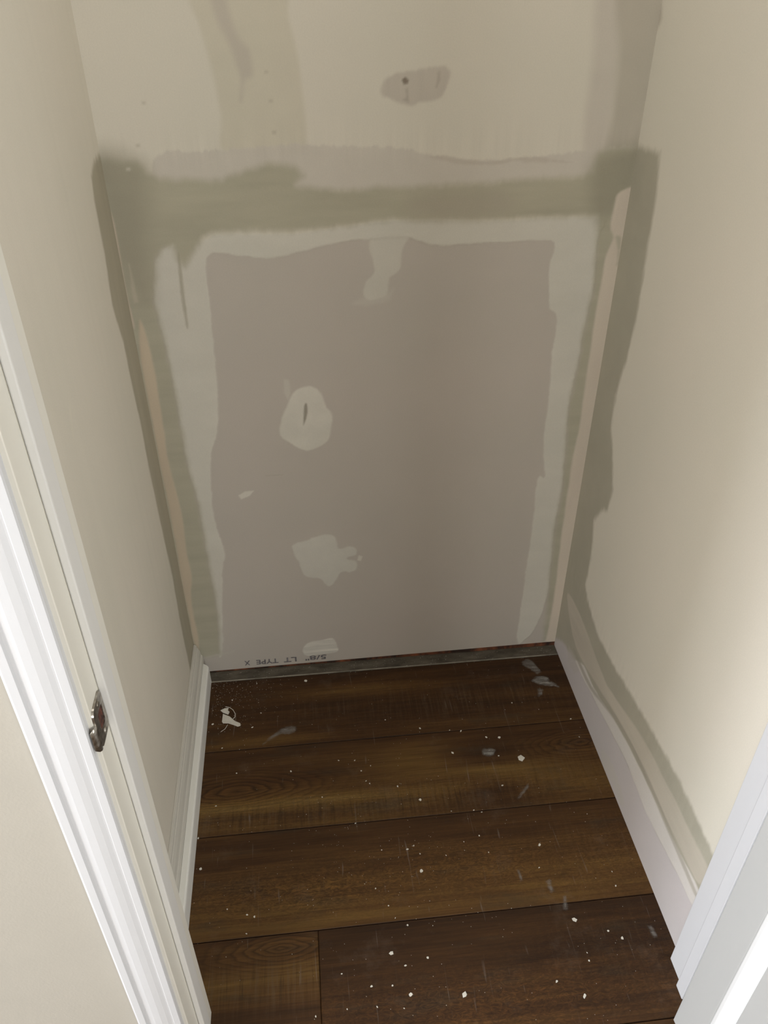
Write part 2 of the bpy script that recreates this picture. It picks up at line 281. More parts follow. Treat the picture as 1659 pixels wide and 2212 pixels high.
def wood_material():
    """per-plank tone, saw-mark, mottle and figure fields live on the plank mesh; grain comes from noise"""
    m, nt, b = new_mat('dark_oak_plank')
    L = nt.links.new
    tc = N(nt, 'ShaderNodeTexCoord')
    oi = N(nt, 'ShaderNodeAttribute', attribute_type='OBJECT', attribute_name='grain_seed')
    mul = N(nt, 'ShaderNodeMath', operation='MULTIPLY'); mul.inputs[1].default_value = 7.31
    L(oi.outputs['Fac'], mul.inputs[0])
    comb = N(nt, 'ShaderNodeCombineXYZ')
    L(mul.outputs[0], comb.inputs[0]); L(oi.outputs['Fac'], comb.inputs[1]); L(mul.outputs[0], comb.inputs[2])
    add = N(nt, 'ShaderNodeVectorMath', operation='ADD')
    L(tc.outputs['Object'], add.inputs[0]); L(comb.outputs[0], add.inputs[1])
    def noise(scale3, s, d, rgh=0.6, dist=0.0):
        mp = N(nt, 'ShaderNodeMapping'); mp.inputs['Scale'].default_value = scale3
        L(add.outputs[0], mp.inputs[0])
        n = N(nt, 'ShaderNodeTexNoise', i_Scale=s, i_Detail=d, i_Roughness=rgh, i_Distortion=dist)
        L(mp.outputs[0], n.inputs['Vector'])
        return n.outputs['Fac']
    def attr(n): return N(nt, 'ShaderNodeAttribute', attribute_name=n).outputs['Fac']
    def math_(op, a, b_):
        n = N(nt, 'ShaderNodeMath', operation=op)
        for i, v in enumerate((a, b_)):
            if hasattr(v, 'links'): L(v, n.inputs[i])
            else: n.inputs[i].default_value = v
        return n.outputs[0]
    # tone field broken up by streaky noise
    st = noise((1.6, 26.0, 1), 1.6, 5.0, 0.62, 0.3)
    tone = math_('ADD', attr('tone'), math_('MULTIPLY', math_('SUBTRACT', st, 0.5), 0.75))
    r1 = ramp(nt, [(0.0, (0.0250, 0.0102, 0.0028)), (0.30, (0.0560, 0.0240, 0.0064)), (0.55, (0.0900, 0.0430, 0.0110)), (0.80, (0.1350, 0.0730, 0.0180)), (1.0, (0.17, 0.102, 0.030))])
    L(tone, r1.inputs[0])
    g = noise((3.5, 150.0, 1), 2.0, 5.0, 0.7)
    r2 = ramp(nt, [(0.30, (0.60, 0.58, 0.56)), (0.5, (0.96, 0.96, 0.96)), (0.72, (1.28, 1.28, 1.28))])
    L(g, r2.inputs[0])
    c = mixc(nt, 0.8, r1.outputs[0], r2.outputs[0], 'MULTIPLY')
    # greenish-grey weathered patches
    wp = noise((1.5, 6.0, 1), 3.0, 4.0, 0.6)
    rw = ramp(nt, [(0.58, (0, 0, 0)), (0.72, (0.45, 0.45, 0.45))])
    L(wp, rw.inputs[0])
    c = mixc(nt, rw.outputs[0], c, (0.036, 0.027, 0.016))
    # cathedral figure from a smooth distance field
    nz = noise((6.0, 30.0, 1), 1.0, 3.0, 0.5)
    f = math_('FRACT', math_('ADD', attr('figure'), math_('MULTIPLY', nz, 3.0)), 0.0)
    r3 = ramp(nt, [(0.0, (0.45, 0.43, 0.40)), (0.22, (0.95, 0.95, 0.95)), (0.75, (1.35, 1.32, 1.25)), (1.0, (0.45, 0.43, 0.40))])
    L(f, r3.inputs[0])
    c = mixc(nt, attr('figure_mask'), c, mixc(nt, 1.0, c, r3.outputs[0], 'MULTIPLY'))
    # saw marks across the plank
    sw = noise((110.0, 5.0, 1), 1.3, 4.0, 0.7, 0.3)
    rs = ramp(nt, [(0.50, (0, 0, 0)), (0.68, (0.62, 0.62, 0.62))])
    L(sw, rs.inputs[0])
    c = mixc(nt, math_('MULTIPLY', rs.outputs[0], attr('saw')), c, (0.105, 0.072, 0.040))
    rs2 = ramp(nt, [(0.36, (0.6, 0.6, 0.6)), (0.48, (0, 0, 0))])
    L(sw, rs2.inputs[0])
    c = mixc(nt, math_('MULTIPLY', rs2.outputs[0], attr('saw')), c, (0.020, 0.012, 0.006))
    # warped, crackled mottling
    mo = noise((16.0, 34.0, 1), 2.6, 6.0, 0.72, 3.0)
    rmo = ramp(nt, [(0.36, (0.50, 0.47, 0.43)), (0.5, (0.95, 0.95, 0.95)), (0.64, (1.75, 1.70, 1.60))])
    L(mo, rmo.inputs[0])
    c = mixc(nt, attr('mottle'), c, mixc(nt, 1.0, c, rmo.outputs[0], 'MULTIPLY'))
    # trodden plaster dust film and fine scratches
    geo = N(nt, 'ShaderNodeNewGeometry')
    d1 = N(nt, 'ShaderNodeTexNoise', i_Scale=8.0, i_Detail=9.0, i_Roughness=0.74)
    L(geo.outputs['Position'], d1.inputs['Vector'])
    rd = ramp(nt, [(0.56, (0, 0, 0)), (0.80, (0.26, 0.26, 0.26))])
    L(d1.outputs['Fac'], rd.inputs[0])
    c = mixc(nt, rd.outputs[0], c, (0.20, 0.15, 0.11))
    mp2 = N(nt, 'ShaderNodeMapping'); mp2.inputs['Scale'].default_value = (120, 9, 1); mp2.inputs['Rotation'].default_value = (0, 0, 0.25)
    L(geo.outputs['Position'], mp2.inputs[0])
    sc_ = N(nt, 'ShaderNodeTexNoise', i_Scale=1.0, i_Detail=2.0, i_Distortion=0.6)
    L(mp2.outputs[0], sc_.inputs['Vector'])
    rk = ramp(nt, [(0.68, (0, 0, 0)), (0.80, (0.45, 0.45, 0.45))])
    L(sc_.outputs['Fac'], rk.inputs[0])
    c = mixc(nt, rk.outputs[0], c, (0.21, 0.175, 0.145))
    L(c, b.inputs['Base Color'])
    rr = ramp(nt, [(0.3, (0.50, 0.50, 0.50)), (0.7, (0.68, 0.68, 0.68))])
    L(d1.outputs['Fac'], rr.inputs[0])
    L(rr.outputs[0], b.inputs['Roughness'])
    b.inputs['Specular IOR Level'].default_value = 0.25
    bp = N(nt, 'ShaderNodeBump', i_Strength=0.25, i_Distance=0.0008)
    L(g, bp.inputs['Height'])
    L(bp.outputs[0], b.inputs['Normal'])
    return m
MAT_WOOD = wood_material()

def smear_material():
    """thin trodden plaster: noise streaks let the floor show through"""
    m, nt, b = new_mat('smeared_plaster')
    tc = N(nt, 'ShaderNodeTexCoord')
    mp = N(nt, 'ShaderNodeMapping'); mp.inputs['Scale'].default_value = (22, 130, 1)
    nt.links.new(tc.outputs['Object'], mp.inputs[0])
    n = N(nt, 'ShaderNodeTexNoise', i_Scale=1.0, i_Detail=4.0, i_Roughness=0.65)
    nt.links.new(mp.outputs[0], n.inputs['Vector'])
    at = N(nt, 'ShaderNodeAttribute', attribute_name='cover')
    r = ramp(nt, [(0.36, (0.25, 0.25, 0.25)), (0.62, (1, 1, 1))])
    nt.links.new(n.outputs['Fac'], r.inputs[0])
    mu = N(nt, 'ShaderNodeMath', operation='MULTIPLY')
    nt.links.new(r.outputs[0], mu.inputs[0]); nt.links.new(at.outputs['Fac'], mu.inputs[1])
    nt.links.new(mu.outputs[0], b.inputs['Alpha'])
    b.inputs['Base Color'].default_value = (0.34, 0.325, 0.30, 1)
    b.inputs['Roughness'].default_value = 0.85
    return m
MAT_SMEAR = smear_material()

def metal_material():
    m, nt, b = new_mat('worn_nickel')
    tc = N(nt, 'ShaderNodeTexCoord')
    n = N(nt, 'ShaderNodeTexNoise', i_Scale=160.0, i_Detail=4.0)
    nt.links.new(tc.outputs['Object'], n.inputs['Vector'])
    r = ramp(nt, [(0.35, (0.20, 0.175, 0.14)), (0.65, (0.44, 0.41, 0.36))])
    nt.links.new(n.outputs['Fac'], r.inputs[0])
    nt.links.new(r.outputs[0], b.inputs['Base Color'])
    b.inputs['Metallic'].default_value = 0.9
    b.inputs['Roughness'].default_value = 0.3
    return m
MAT_METAL = metal_material()
def two_tone(name, c0, c1, scale, lo, hi, rough, stretch=(1, 1, 1)):
    m, nt, b = new_mat(name)
    tc = N(nt, 'ShaderNodeTexCoord')
    mp = N(nt, 'ShaderNodeMapping'); mp.inputs['Scale'].default_value = stretch
    nt.links.new(tc.outputs['Object'], mp.inputs[0])
    n = N(nt, 'ShaderNodeTexNoise', i_Scale=scale, i_Detail=6.0, i_Roughness=0.65)
    nt.links.new(mp.outputs[0], n.inputs['Vector'])
    r = ramp(nt, [(lo, c0), (hi, c1)])
    nt.links.new(n.outputs['Fac'], r.inputs[0])
    nt.links.new(r.outputs[0], b.inputs['Base Color'])
    b.inputs['Roughness'].default_value = rough
    return m
MAT_PLATE = two_tone('rusty_sole_plate_wood', (0.030, 0.014, 0.008), (0.24, 0.075, 0.030), 9.0, 0.44, 0.62, 0.8, (1.6, 1, 1))
MAT_STRIP = two_tone('dusty_floor_edge', (0.050, 0.040, 0.028), (0.14, 0.120, 0.090), 14.0, 0.35, 0.68, 0.7, (1, 3, 1))
MAT_LIP = two_tone('chalky_plank_edge', (0.17, 0.155, 0.12), (0.34, 0.31, 0.25), 12.0, 0.4, 0.65, 0.8)
MAT_HOLE = two_tone('latch_hole', (0.030, 0.012, 0.008), (0.16, 0.045, 0.025), 90.0, 0.45, 0.62, 0.7)
MAT_SUB = two_tone('subfloor', (0.012, 0.008, 0.005), (0.025, 0.017, 0.010), 20.0, 0.3, 0.7, 0.9)

# ------------------------------------------------------------------ painted-layer walls (numpy)
rng = np.random.default_rng(11)
def vnoise(u, v, seed):
    g = np.random.default_rng(seed).random((64, 64))
    iu = np.floor(u).astype(int); iv = np.floor(v).astype(int)
    fu = u - iu; fv = v - iv
    fu = fu * fu * (3 - 2 * fu); fv = fv * fv * (3 - 2 * fv)
    a = g[iu % 64, iv % 64]; b_ = g[(iu + 1) % 64, iv % 64]
    c = g[iu % 64, (iv + 1) % 64]; d = g[(iu + 1) % 64, (iv + 1) % 64]
    return (a * (1 - fu) + b_ * fu) * (1 - fv) + (c * (1 - fu) + d * fu) * fv
def fbm(u, v, su, sv, seed, octv=4):
    t = 0; a = 0.5; n = 0
    for k in range(octv):
        t = t + a * vnoise(u * su * 2 ** k + 17.3 * k, v * sv * 2 ** k + 5.1 * k, seed + k)
        n += a; a *= 0.55
    return t / n - 0.5
def sdist(U, V, poly):
    """signed distance to a polygon, positive inside"""
    P = np.array(poly); Q = np.roll(P, -1, 0)
    best = np.full(U.shape, 1e9); inside = np.zeros(U.shape, bool)
    for (x1, y1), (x2, y2) in zip(P, Q):
        dx, dy = x2 - x1, y2 - y1
        L2 = dx * dx + dy * dy + 1e-12
        t = np.clip(((U - x1) * dx + (V - y1) * dy) / L2, 0, 1)
        best = np.minimum(best, (U - x1 - t * dx) ** 2 + (V - y1 - t * dy) ** 2)
        if y1 != y2:
            c = ((y1 > V) != (y2 > V)) & (U < (x2 - x1) * (V - y1) / (y2 - y1) + x1)
            inside ^= c
    d = np.sqrt(best)
    return np.where(inside, d, -d)
def smooth_poly(poly, n=4):
    """Catmull-Rom pass so that hand-spread edges have no straight corners"""
    P = np.array(poly); m = len(P); out = []
    if m < 6: return poly
    for i in range(m):
        p0, p1, p2, p3 = P[i - 1], P[i], P[(i + 1) % m], P[(i + 2) % m]
        for k in range(n):
            t = k / n
            out.append(tuple(0.5 * (2 * p1 + (p2 - p0) * t + (2 * p0 - 5 * p1 + 4 * p2 - p3) * t * t + (3 * p1 - p0 - 3 * p2 + p3) * t ** 3)))
    return out
class Wall:
    def __init__(s, u0, u1, v0, v1, step, base):
        s.u = np.linspace(u0, u1, int(round((u1 - u0) / step)) + 1)
        s.v = np.linspace(v0, v1, int(round((v1 - v0) / step)) + 1)
        s.U, s.V = np.meshgrid(s.u, s.v)
        s.C = np.ones(s.U.shape + (3,)) * np.array(base)
        s.H = np.zeros(s.U.shape)
        s.id = np.zeros(s.U.shape, int)
        s.names = ['paint']
    def layer(s, name, poly, col, soft=0.002, wob=0.003, ws=(60, 60), h=0.0, op=1.0, seed=1, var=0.03, vs_=(30, 30), part=True, smooth=True):
        poly = smooth_poly(poly) if smooth else poly
        P = np.array(poly); m = 0.03 + soft + wob
        jm = (s.v > P[:, 1].min() - m) & (s.v < P[:, 1].max() + m)
        im = (s.u > P[:, 0].min() - m) & (s.u < P[:, 0].max() + m)
        if not jm.any() or not im.any(): return
        sl = np.ix_(jm, im)
        U, V = s.U[sl], s.V[sl]
        d = sdist(U, V, poly) + 2 * wob * fbm(U, V, ws[0], ws[1], seed)
        a = np.clip((d + soft) / (2 * soft), 0, 1); a = a * a * (3 - 2 * a)
        k = 1 + 2 * var * fbm(U, V, vs_[0], vs_[1], seed + 40)
        A = (a * op)[..., None]
        s.C[sl] = s.C[sl] * (1 - A) + (np.array(col) * k[..., None]) * A
        s.H[sl] = s.H[sl] + a * h
        if part:
            if name not in s.names: s.names.append(name)
            idd = s.id[sl]; idd[a > 0.5] = s.names.index(name); s.id[sl] = idd
    def build(s, root_name, place, mat, extra=None, floor_v=None):
        """place(U,V,H)->xyz arrays; paint cells become the root mesh, every other layer a child mesh"""
        if floor_v is not None:                       # let the bottom row follow the sloping cut edge
            fv = floor_v(s.U[0]); t = np.clip(1 - s.V / 0.05, 0, 1)
            s.V = s.V + t * fv[None, :]
        X, Y, Z = place(s.U, s.V, s.H)
        P = np.stack([X, Y, Z], -1)
        du = np.gradient(P, axis=1); dv = np.gradient(P, axis=0)
        Nn = np.cross(du, dv); Nn /= np.linalg.norm(Nn, axis=-1, keepdims=True)
        nv, nu = s.U.shape
        cell = s.id[:-1, :-1]
        out = {}
        for k, nm in enumerate(s.names):
            jj, ii = np.nonzero(cell == k)
            if not len(jj): continue
            q = np.stack([jj * nu + ii, jj * nu + ii + 1, (jj + 1) * nu + ii + 1, (jj + 1) * nu + ii], 1)
            used, inv = np.unique(q, return_inverse=True)
            q = inv.reshape(-1, 4)
            pv = P.reshape(-1, 3)[used]; nn = Nn.reshape(-1, 3)[used]; cc = s.C.reshape(-1, 3)[used]
            if k == 0 and extra is not None:
                ev, ef, ec, en = extra
                q = np.vstack([q, np.array(ef) + len(pv)])
                pv = np.vstack([pv, ev]); cc = np.vstack([cc, np.tile(ec, (len(ev), 1))]); nn = np.vstack([nn, np.tile(en, (len(ev), 1))])
            me = bpy.data.meshes.new(nm)
            me.vertices.add(len(pv)); me.vertices.foreach_set('co', pv.astype(np.float32).ravel())
            me.loops.add(q.size); me.loops.foreach_set('vertex_index', q.astype(np.int32).ravel())
            me.polygons.add(len(q)); me.polygons.foreach_set('loop_start', np.arange(0, q.size, 4, dtype=np.int32))
            me.polygons.foreach_set('loop_total', np.full(len(q), 4, np.int32))
            me.update(calc_edges=True)
            at = me.color_attributes.new('finish', 'FLOAT_COLOR', 'POINT')
            at.data.foreach_set('color', np.hstack([cc, np.ones((len(cc), 1))]).astype(np.float32).ravel())
            me.polygons.foreach_set('use_smooth', np.ones(len(q), bool))
            me.normals_split_custom_set_from_vertices(nn.tolist())
            if k == 0:
                root = link(root_name, me, None, mat)
            else:
                out[nm] = link(nm.split('#')[0], me, root, mat)
        return root, out

PAINT = (0.71, 0.662, 0.567)
RAW = (0.545, 0.494, 0.436)
MUD = (0.66, 0.627, 0.55)
OLIVE = (0.465, 0.434, 0.335)
GREY = (0.62, 0.57, 0.50)
PEACH = (0.67, 0.585, 0.485)
SPACK = (0.73, 0.69, 0.61)

# ---- back wall
# layers that run into a corner continue past it
for key, lo, hi in (('olive', 0.035, 0.985), ('peachR', -9, 0.992), ('bandR2', -9, 0.985)):
    BACK[key] = [(-0.03 if x < lo else 1.03 if x > hi else x, z) for x, z in BACK[key]]
for D_ in (RIGHT, LEFT):
    D_['dark'] = [(0.03 if y > -0.03 else y, z) for y, z in D_['dark']]
RIGHT['cornerdark'] = [(0.03 if y > -0.012 else y, z) for y, z in RIGHT['cornerdark']]
STEP = 0.0025
W_ = Wall(0.0, 1.0, 0.0, 1.65, STEP, PAINT)
ups = (14, 4)
W_.layer('drywall_panel', [(-.02, -.02), (1.02, -.02), (1.02, 1.16), (-.02, 1.16)], RAW, 0.003, 0.002, var=0.02, vs_=(6, 6), h=0.0)
W_.layer('taped_seam', BACK['seam'], (0.635, 0.585, 0.475), 0.006, 0.003, (40, 10), op=0.85, seed=3, h=0.0002)
W_.layer('seam_dark', BACK['seam_dark'], (0.55, 0.495, 0.425), 0.008, 0.004, (40, 15), op=0.8, seed=4, part=False)
W_.layer('corner_primer', BACK['bandR1'], (0.60, 0.545, 0.475), 0.012, 0.004, (40, 8), op=0.85, seed=5)
W_.layer('corner_primer', BACK['bandR2'], (0.49, 0.445, 0.37), 0.012, 0.004, (40, 8), op=0.9, seed=6)
W_.layer('joint_compound_band', BACK['upper_band'], GREY, 0.003, 0.005, (150, 25), h=0.0003, op=0.9, seed=7)
W_.layer('ridge', BACK['ridge'], (0.54, 0.48, 0.41), 0.003, 0.004, (60, 120), op=0.7, seed=8, part=False)
W_.layer('joint_compound', BACK['mud'], MUD, 0.0022, 0.003, (50, 50), h=0.0006, seed=9, var=0.05, vs_=(9, 22))
W_.layer('sanded_band', BACK['olive'], OLIVE, 0.010, 0.004, (90, 40), smooth=False, h=0.0002, seed=10, var=0.10, vs_=(7, 45))
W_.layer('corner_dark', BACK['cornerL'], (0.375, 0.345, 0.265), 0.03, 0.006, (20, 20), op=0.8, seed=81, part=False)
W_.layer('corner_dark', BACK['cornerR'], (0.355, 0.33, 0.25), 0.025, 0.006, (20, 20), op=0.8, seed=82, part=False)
W_.layer('centre_warm', BACK['centre'], (0.45, 0.405, 0.325), 0.025, 0.01, (20, 20), op=0.7, seed=83, part=False)
W_.layer('seamline', BACK['seamline'], (0.40, 0.365, 0.28), 0.002, 0.001, op=0.7, seed=11, part=False)
W_.layer('spackle_drip', BACK['dripfaint'], MUD, 0.006, 0.006, (50, 50), op=0.35, seed=12, part=False)
W_.layer('spackle_drip', BACK['drip'], (0.64, 0.605, 0.53), 0.003, 0.003, h=0.0004, op=0.9, seed=13)
W_.layer('spackle_patch#oval', BACK['oval_tail'], (0.63, 0.595, 0.52), 0.003, 0.002, op=0.7, seed=14, part=False)
W_.layer('spackle_patch#oval', BACK['oval'], (0.68, 0.645, 0.565), 0.003, 0.003, (40, 40), h=0.0007, seed=15, var=0.06)
W_.layer('slot', BACK['ovalslot'], (0.36, 0.33, 0.27), 0.002, 0.0008, h=-0.0012, seed=16, part=False)
W_.layer('line', [(.235, .624), (.275, .624), (.275, .6265), (.235, .6265)], (0.48, 0.44, 0.37), 0.002, 0.001, op=0.8, seed=17, part=False)
W_.layer('spackle_patch#square', BACK['square'], (0.65, 0.62, 0.55), 0.003, 0.003, h=0.0006, seed=18, var=0.05)
W_.layer('spackle_patch#square', BACK['square_dots'], SPACK, 0.002, 0.001, op=0.8, seed=19)
W_.layer('spackle_patch#low', BACK['lowpatch'], (0.70, 0.665, 0.59), 0.002, 0.002, (10, 160), h=0.0006, seed=20, var=0.25, vs_=(8, 120))
W_.layer('spackle_patch#small', BACK['smallmark'], SPACK, 0.002, 0.001, op=0.9, seed=21)
W_.layer('footline', BACK['footL'], (0.56, 0.52, 0.45), 0.002, 0.002, op=0.6, seed=22, part=False)
W_.layer('joint_tape#right', BACK['peachR'], PEACH, 0.0035, 0.002, (60, 20), h=0.0003, seed=23, var=0.08, vs_=(20, 5))
W_.layer('tapehole', BACK['peachR_hole'], OLIVE, 0.004, 0.002, op=0.8, seed=24, part=False)
W_.layer('joint_tape#left', BACK['peachL'], (0.60, 0.50, 0.375), 0.0035, 0.002, (60, 20), h=0.0003, seed=25, var=0.10, vs_=(20, 5))
W_.layer('joint_tape#left', BACK['peachL2'], (0.60, 0.51, 0.41), 0.0025, 0.001, (60, 20), seed=26)
W_.layer('scuff', BACK['peachL3'], (0.53, 0.48, 0.38), 0.003, 0.002, (60, 20), op=0.75, seed=27, part=False)
W_.layer('spackle_patch#top', BACK['patch'], (0.575, 0.52, 0.45), 0.004, 0.004, (90, 25), op=0.95, h=0.0003, seed=28, var=0.06, vs_=(90, 8))
W_.layer('hole', BACK['patch_hole'], (0.27, 0.225, 0.18), 0.002, 0.001, h=-0.001, seed=29, part=False)
W_.layer('hole', BACK['patch_line'], (0.42, 0.37, 0.31), 0.003, 0.002, op=0.7, seed=30, part=False)
W_.layer('hole', BACK['patch_edge'], (0.44, 0.39, 0.33), 0.003, 0.002, op=0.7, seed=31, part=False)
for k, (a, b_) in enumerate(DOTS):
    W_.layer('dot', [(a - .003, b_ - .002), (a + .003, b_ - .002), (a + .003, b_ + .002), (a - .003, b_ + .002)], (0.44, 0.39, 0.31) if k < 5 else SPACK, 0.003, 0.001, op=0.6, seed=50 + k, part=False)
# brush streaks feathering the painted edge
br = fbm(W_.U, W_.V, 160, 3, 77, 3)
msk = np.exp(-((W_.V - 1.325) / 0.035) ** 2)
W_.C *= (1 + 0.07 * br * msk)[..., None]
zt = 1.65
wall_back, bp_ = W_.build('wall_back', lambda U, V, H: (U, -H, V), MAT_WALL,
    extra=([(0, 0, zt), (1, 0, zt), (1, 0, 2.44), (0, 0, 2.44)], [[0, 1, 2, 3]], PAINT, (0, -1, 0)),
    floor_v=lambda U: 0.004 + 0.010 * U)
struct(wall_back, 'beige closet back wall patched below with a raw grey drywall panel', 'wall')
PL = {'drywall_panel': 'raw grey-taupe drywall panel', 'taped_seam': 'greyish slanted taped seam', 'corner_primer': 'lavender-grey unpainted corner strip',
      'joint_compound_band': 'pinkish-grey feathered compound above the sanded band', 'joint_compound': 'light joint compound framing the raw panel',
      'sanded_band': 'dark olive sanded band around the panel', 'spackle_drip': 'pale compound drip hanging from the top seam',
      'spackle_patch#oval': 'pale oval spackle patch with a slot', 'spackle_patch#square': 'pale squarish spackle patch', 'spackle_patch#low': 'pale spackle dab at the bottom edge',
      'spackle_patch#small': 'tiny pale spackle mark', 'spackle_patch#top': 'grey spackle patch with a screw hole', 'joint_tape#right': 'peach paper tape along the right corner',
      'joint_tape#left': 'peach paper tape along the left corner', 'bare_drywall_strip': 'unpainted grey drywall strip along the floor',
      'joint_tape#low': 'tan paper tape above the drywall strip', 'joint_compound#low': 'light compound feathered below the tape', 'spackle_patch#side': 'pale vertical spackle dab'}
def label_parts(d):
    for k, o in d.items():
        if k in PL: o['label'] = PL[k]
label_parts(bp_)
# backing of the drywall and sole plate seen in the gap
box('sole_plate', 0.0, 1.0, 0.0018, 0.05, -0.006, 0.035, wall_back, MAT_PLATE)
box('drywall_core', -0.1, 1.1, 0.051, 0.065, -0.01, 2.44, wall_back, MAT_HALL)

# stamped print, upside down along the bottom edge: 5/8" LT TYPE X
def stamp(txt, x_right, x_left, z0, z1):
    cu = bpy.data.curves.new('print', 'FONT')
    cu.body = txt
    cu.extrude = 0.0
    cu.offset = 0.012
    o = bpy.data.objects.new('tmp', cu)
    COL.objects.link(o)
    bpy.context.view_layer.update()
    me = bpy.data.meshes.new_from_object(o.evaluated_get(bpy.context.evaluated_depsgraph_get()))
    bpy.data.objects.remove(o)
    co = np.array([v.co[:] for v in me.vertices])
    lo, hi = co.min(0), co.max(0)
    u = (co[:, 0] - lo[0]) / (hi[0] - lo[0]); t = (co[:, 1] - lo[1]) / (hi[1] - lo[1])
    xs = x_right + (x_left - x_right) * u
    zs = z1 + (z0 - z1) * t
    for v, a, c in zip(me.vertices, xs, zs):
        v.co = (a, -0.0012, c)
    me.update()
    me.name = 'stamped_print'
    return link('stamped_print', me, wall_back, MAT_INK)
for txt, xa, xb in (('5/8"', 0.350, 0.292), ('LT', 0.268, 0.233), ('TYPE', 0.218, 0.158), ('X', 0.141, 0.126)):
    po = stamp(txt, xa, xb, 0.017, 0.034)
    po['label'] = 'grey upside-down lettering stamped on the drywall'

# ---- right wall (u = y from back corner, v = z)
RW = Wall(-0.872, 0.0, 0.0, 1.65, STEP, PAINT)
RW.layer('bare_drywall_strip', [(-1, -.02), (.02, -.02), (.02, .17), (-1, .20)], (0.575, 0.53, 0.52), 0.004, 0.002, var=0.04, vs_=(8, 8), seed=60)
RW.layer('corner_primer', RIGHT['cornerdark'], (0.47, 0.42, 0.345), 0.010, 0.004, (40, 10), op=0.8, seed=61)
RW.layer('sanded_band', RIGHT['dark'], (0.425, 0.395, 0.315), 0.009, 0.006, (90, 30), h=0.0001, op=0.97, smooth=False, seed=62, var=0.07, vs_=(14, 14))
RW.layer('joint_tape#low', RIGHT['tape'], (0.565, 0.51, 0.425), 0.005, 0.003, (20, 60), h=0.0003, op=0.85, seed=63, var=0.08, vs_=(5, 30))
RW.layer('joint_compound#low', RIGHT['mudlow'], (0.665, 0.625, 0.58), 0.0035, 0.003, (20, 60), h=0.0006, seed=64)
RW.layer('ridge', RIGHT['ridge'], (0.40, 0.365, 0.30), 0.004, 0.002, (20, 60), op=0.7, seed=69, part=False)
RW.layer('spackle_patch#side', RIGHT['lowpatch'], (0.58, 0.54, 0.50), 0.004, 0.006, (60, 60), op=0.8, seed=65)
RW.layer('lowpatch2', RIGHT['lowpatch2'], (0.54, 0.50, 0.45), 0.006, 0.006, (60, 60), op=0.5, seed=66, part=False)
RW.layer('scratch', [(-.235, .345), (-.232, .345), (-.222, .385), (-.225, .385)], SPACK, 0.0015, 0.0005, op=0.6, seed=67, part=False)
edge = np.exp(-((RW.V - 0.30) / 0.03) ** 2)
RW.C *= (1 + 0.12 * fbm(RW.U, RW.V, 140, 12, 68, 3) * edge)[..., None]
RW.U = RW.U[:, ::-1]; RW.C = RW.C[:, ::-1]; RW.H = RW.H[:, ::-1]
RW.id = np.pad(RW.id[:, :-1][:, ::-1], ((0, 0), (0, 1)), mode='edge')
wall_right, rp = RW.build('wall_right', lambda U, V, H: (1.0 - H, U, V), MAT_WALL,
    extra=([(1, 0, zt), (1, -.872, zt), (1, -.872, 2.44), (1, 0, 2.44)], [[0, 1, 2, 3]], PAINT, (-1, 0, 0)))
struct(wall_right, 'beige right closet wall with an unpainted taped strip along the floor', 'wall')
label_parts(rp)
rp_s = rp.get('sanded_band')
if rp_s: rp_s['label'] = 'dark olive sanded strip along the corner and above the floor strip'
box('wall_backing', 1.004, 1.06, -0.87, 0.05, -0.01, 2.44, wall_right, MAT_HALL)

# ---- left wall
LW = Wall(-0.872, 0.0, 0.0, 1.65, 0.0035, PAINT)
LW.layer('sanded_band', LEFT['dark'], (0.43, 0.39, 0.30), 0.008, 0.004, (90, 30), smooth=False, seed=70, var=0.08, vs_=(30, 6))
LW.layer('streak', LEFT['streak'], (0.74, 0.69, 0.58), 0.003, 0.001, op=0.5, seed=71, part=False)
LW.C *= (1 + 0.035 * fbm(LW.U, LW.V, 60, 1.6, 72, 3))[..., None]
wall_left, lp = LW.build('wall_left', lambda U, V, H: (H, U, V), MAT_WALL,
    extra=([(0, -.872, zt), (0, 0, zt), (0, 0, 2.44), (0, -.872, 2.44)], [[0, 1, 2, 3]], PAINT, (1, 0, 0)))
struct(wall_left, 'beige left closet wall with a dark sanded strip in the corner', 'wall')
for o in lp.values(): o['label'] = 'dark olive sanded strip along the corner'
box('wall_backing', -0.06, -0.004, -0.87, 0.05, -0.01, 2.44, wall_left, MAT_HALL)

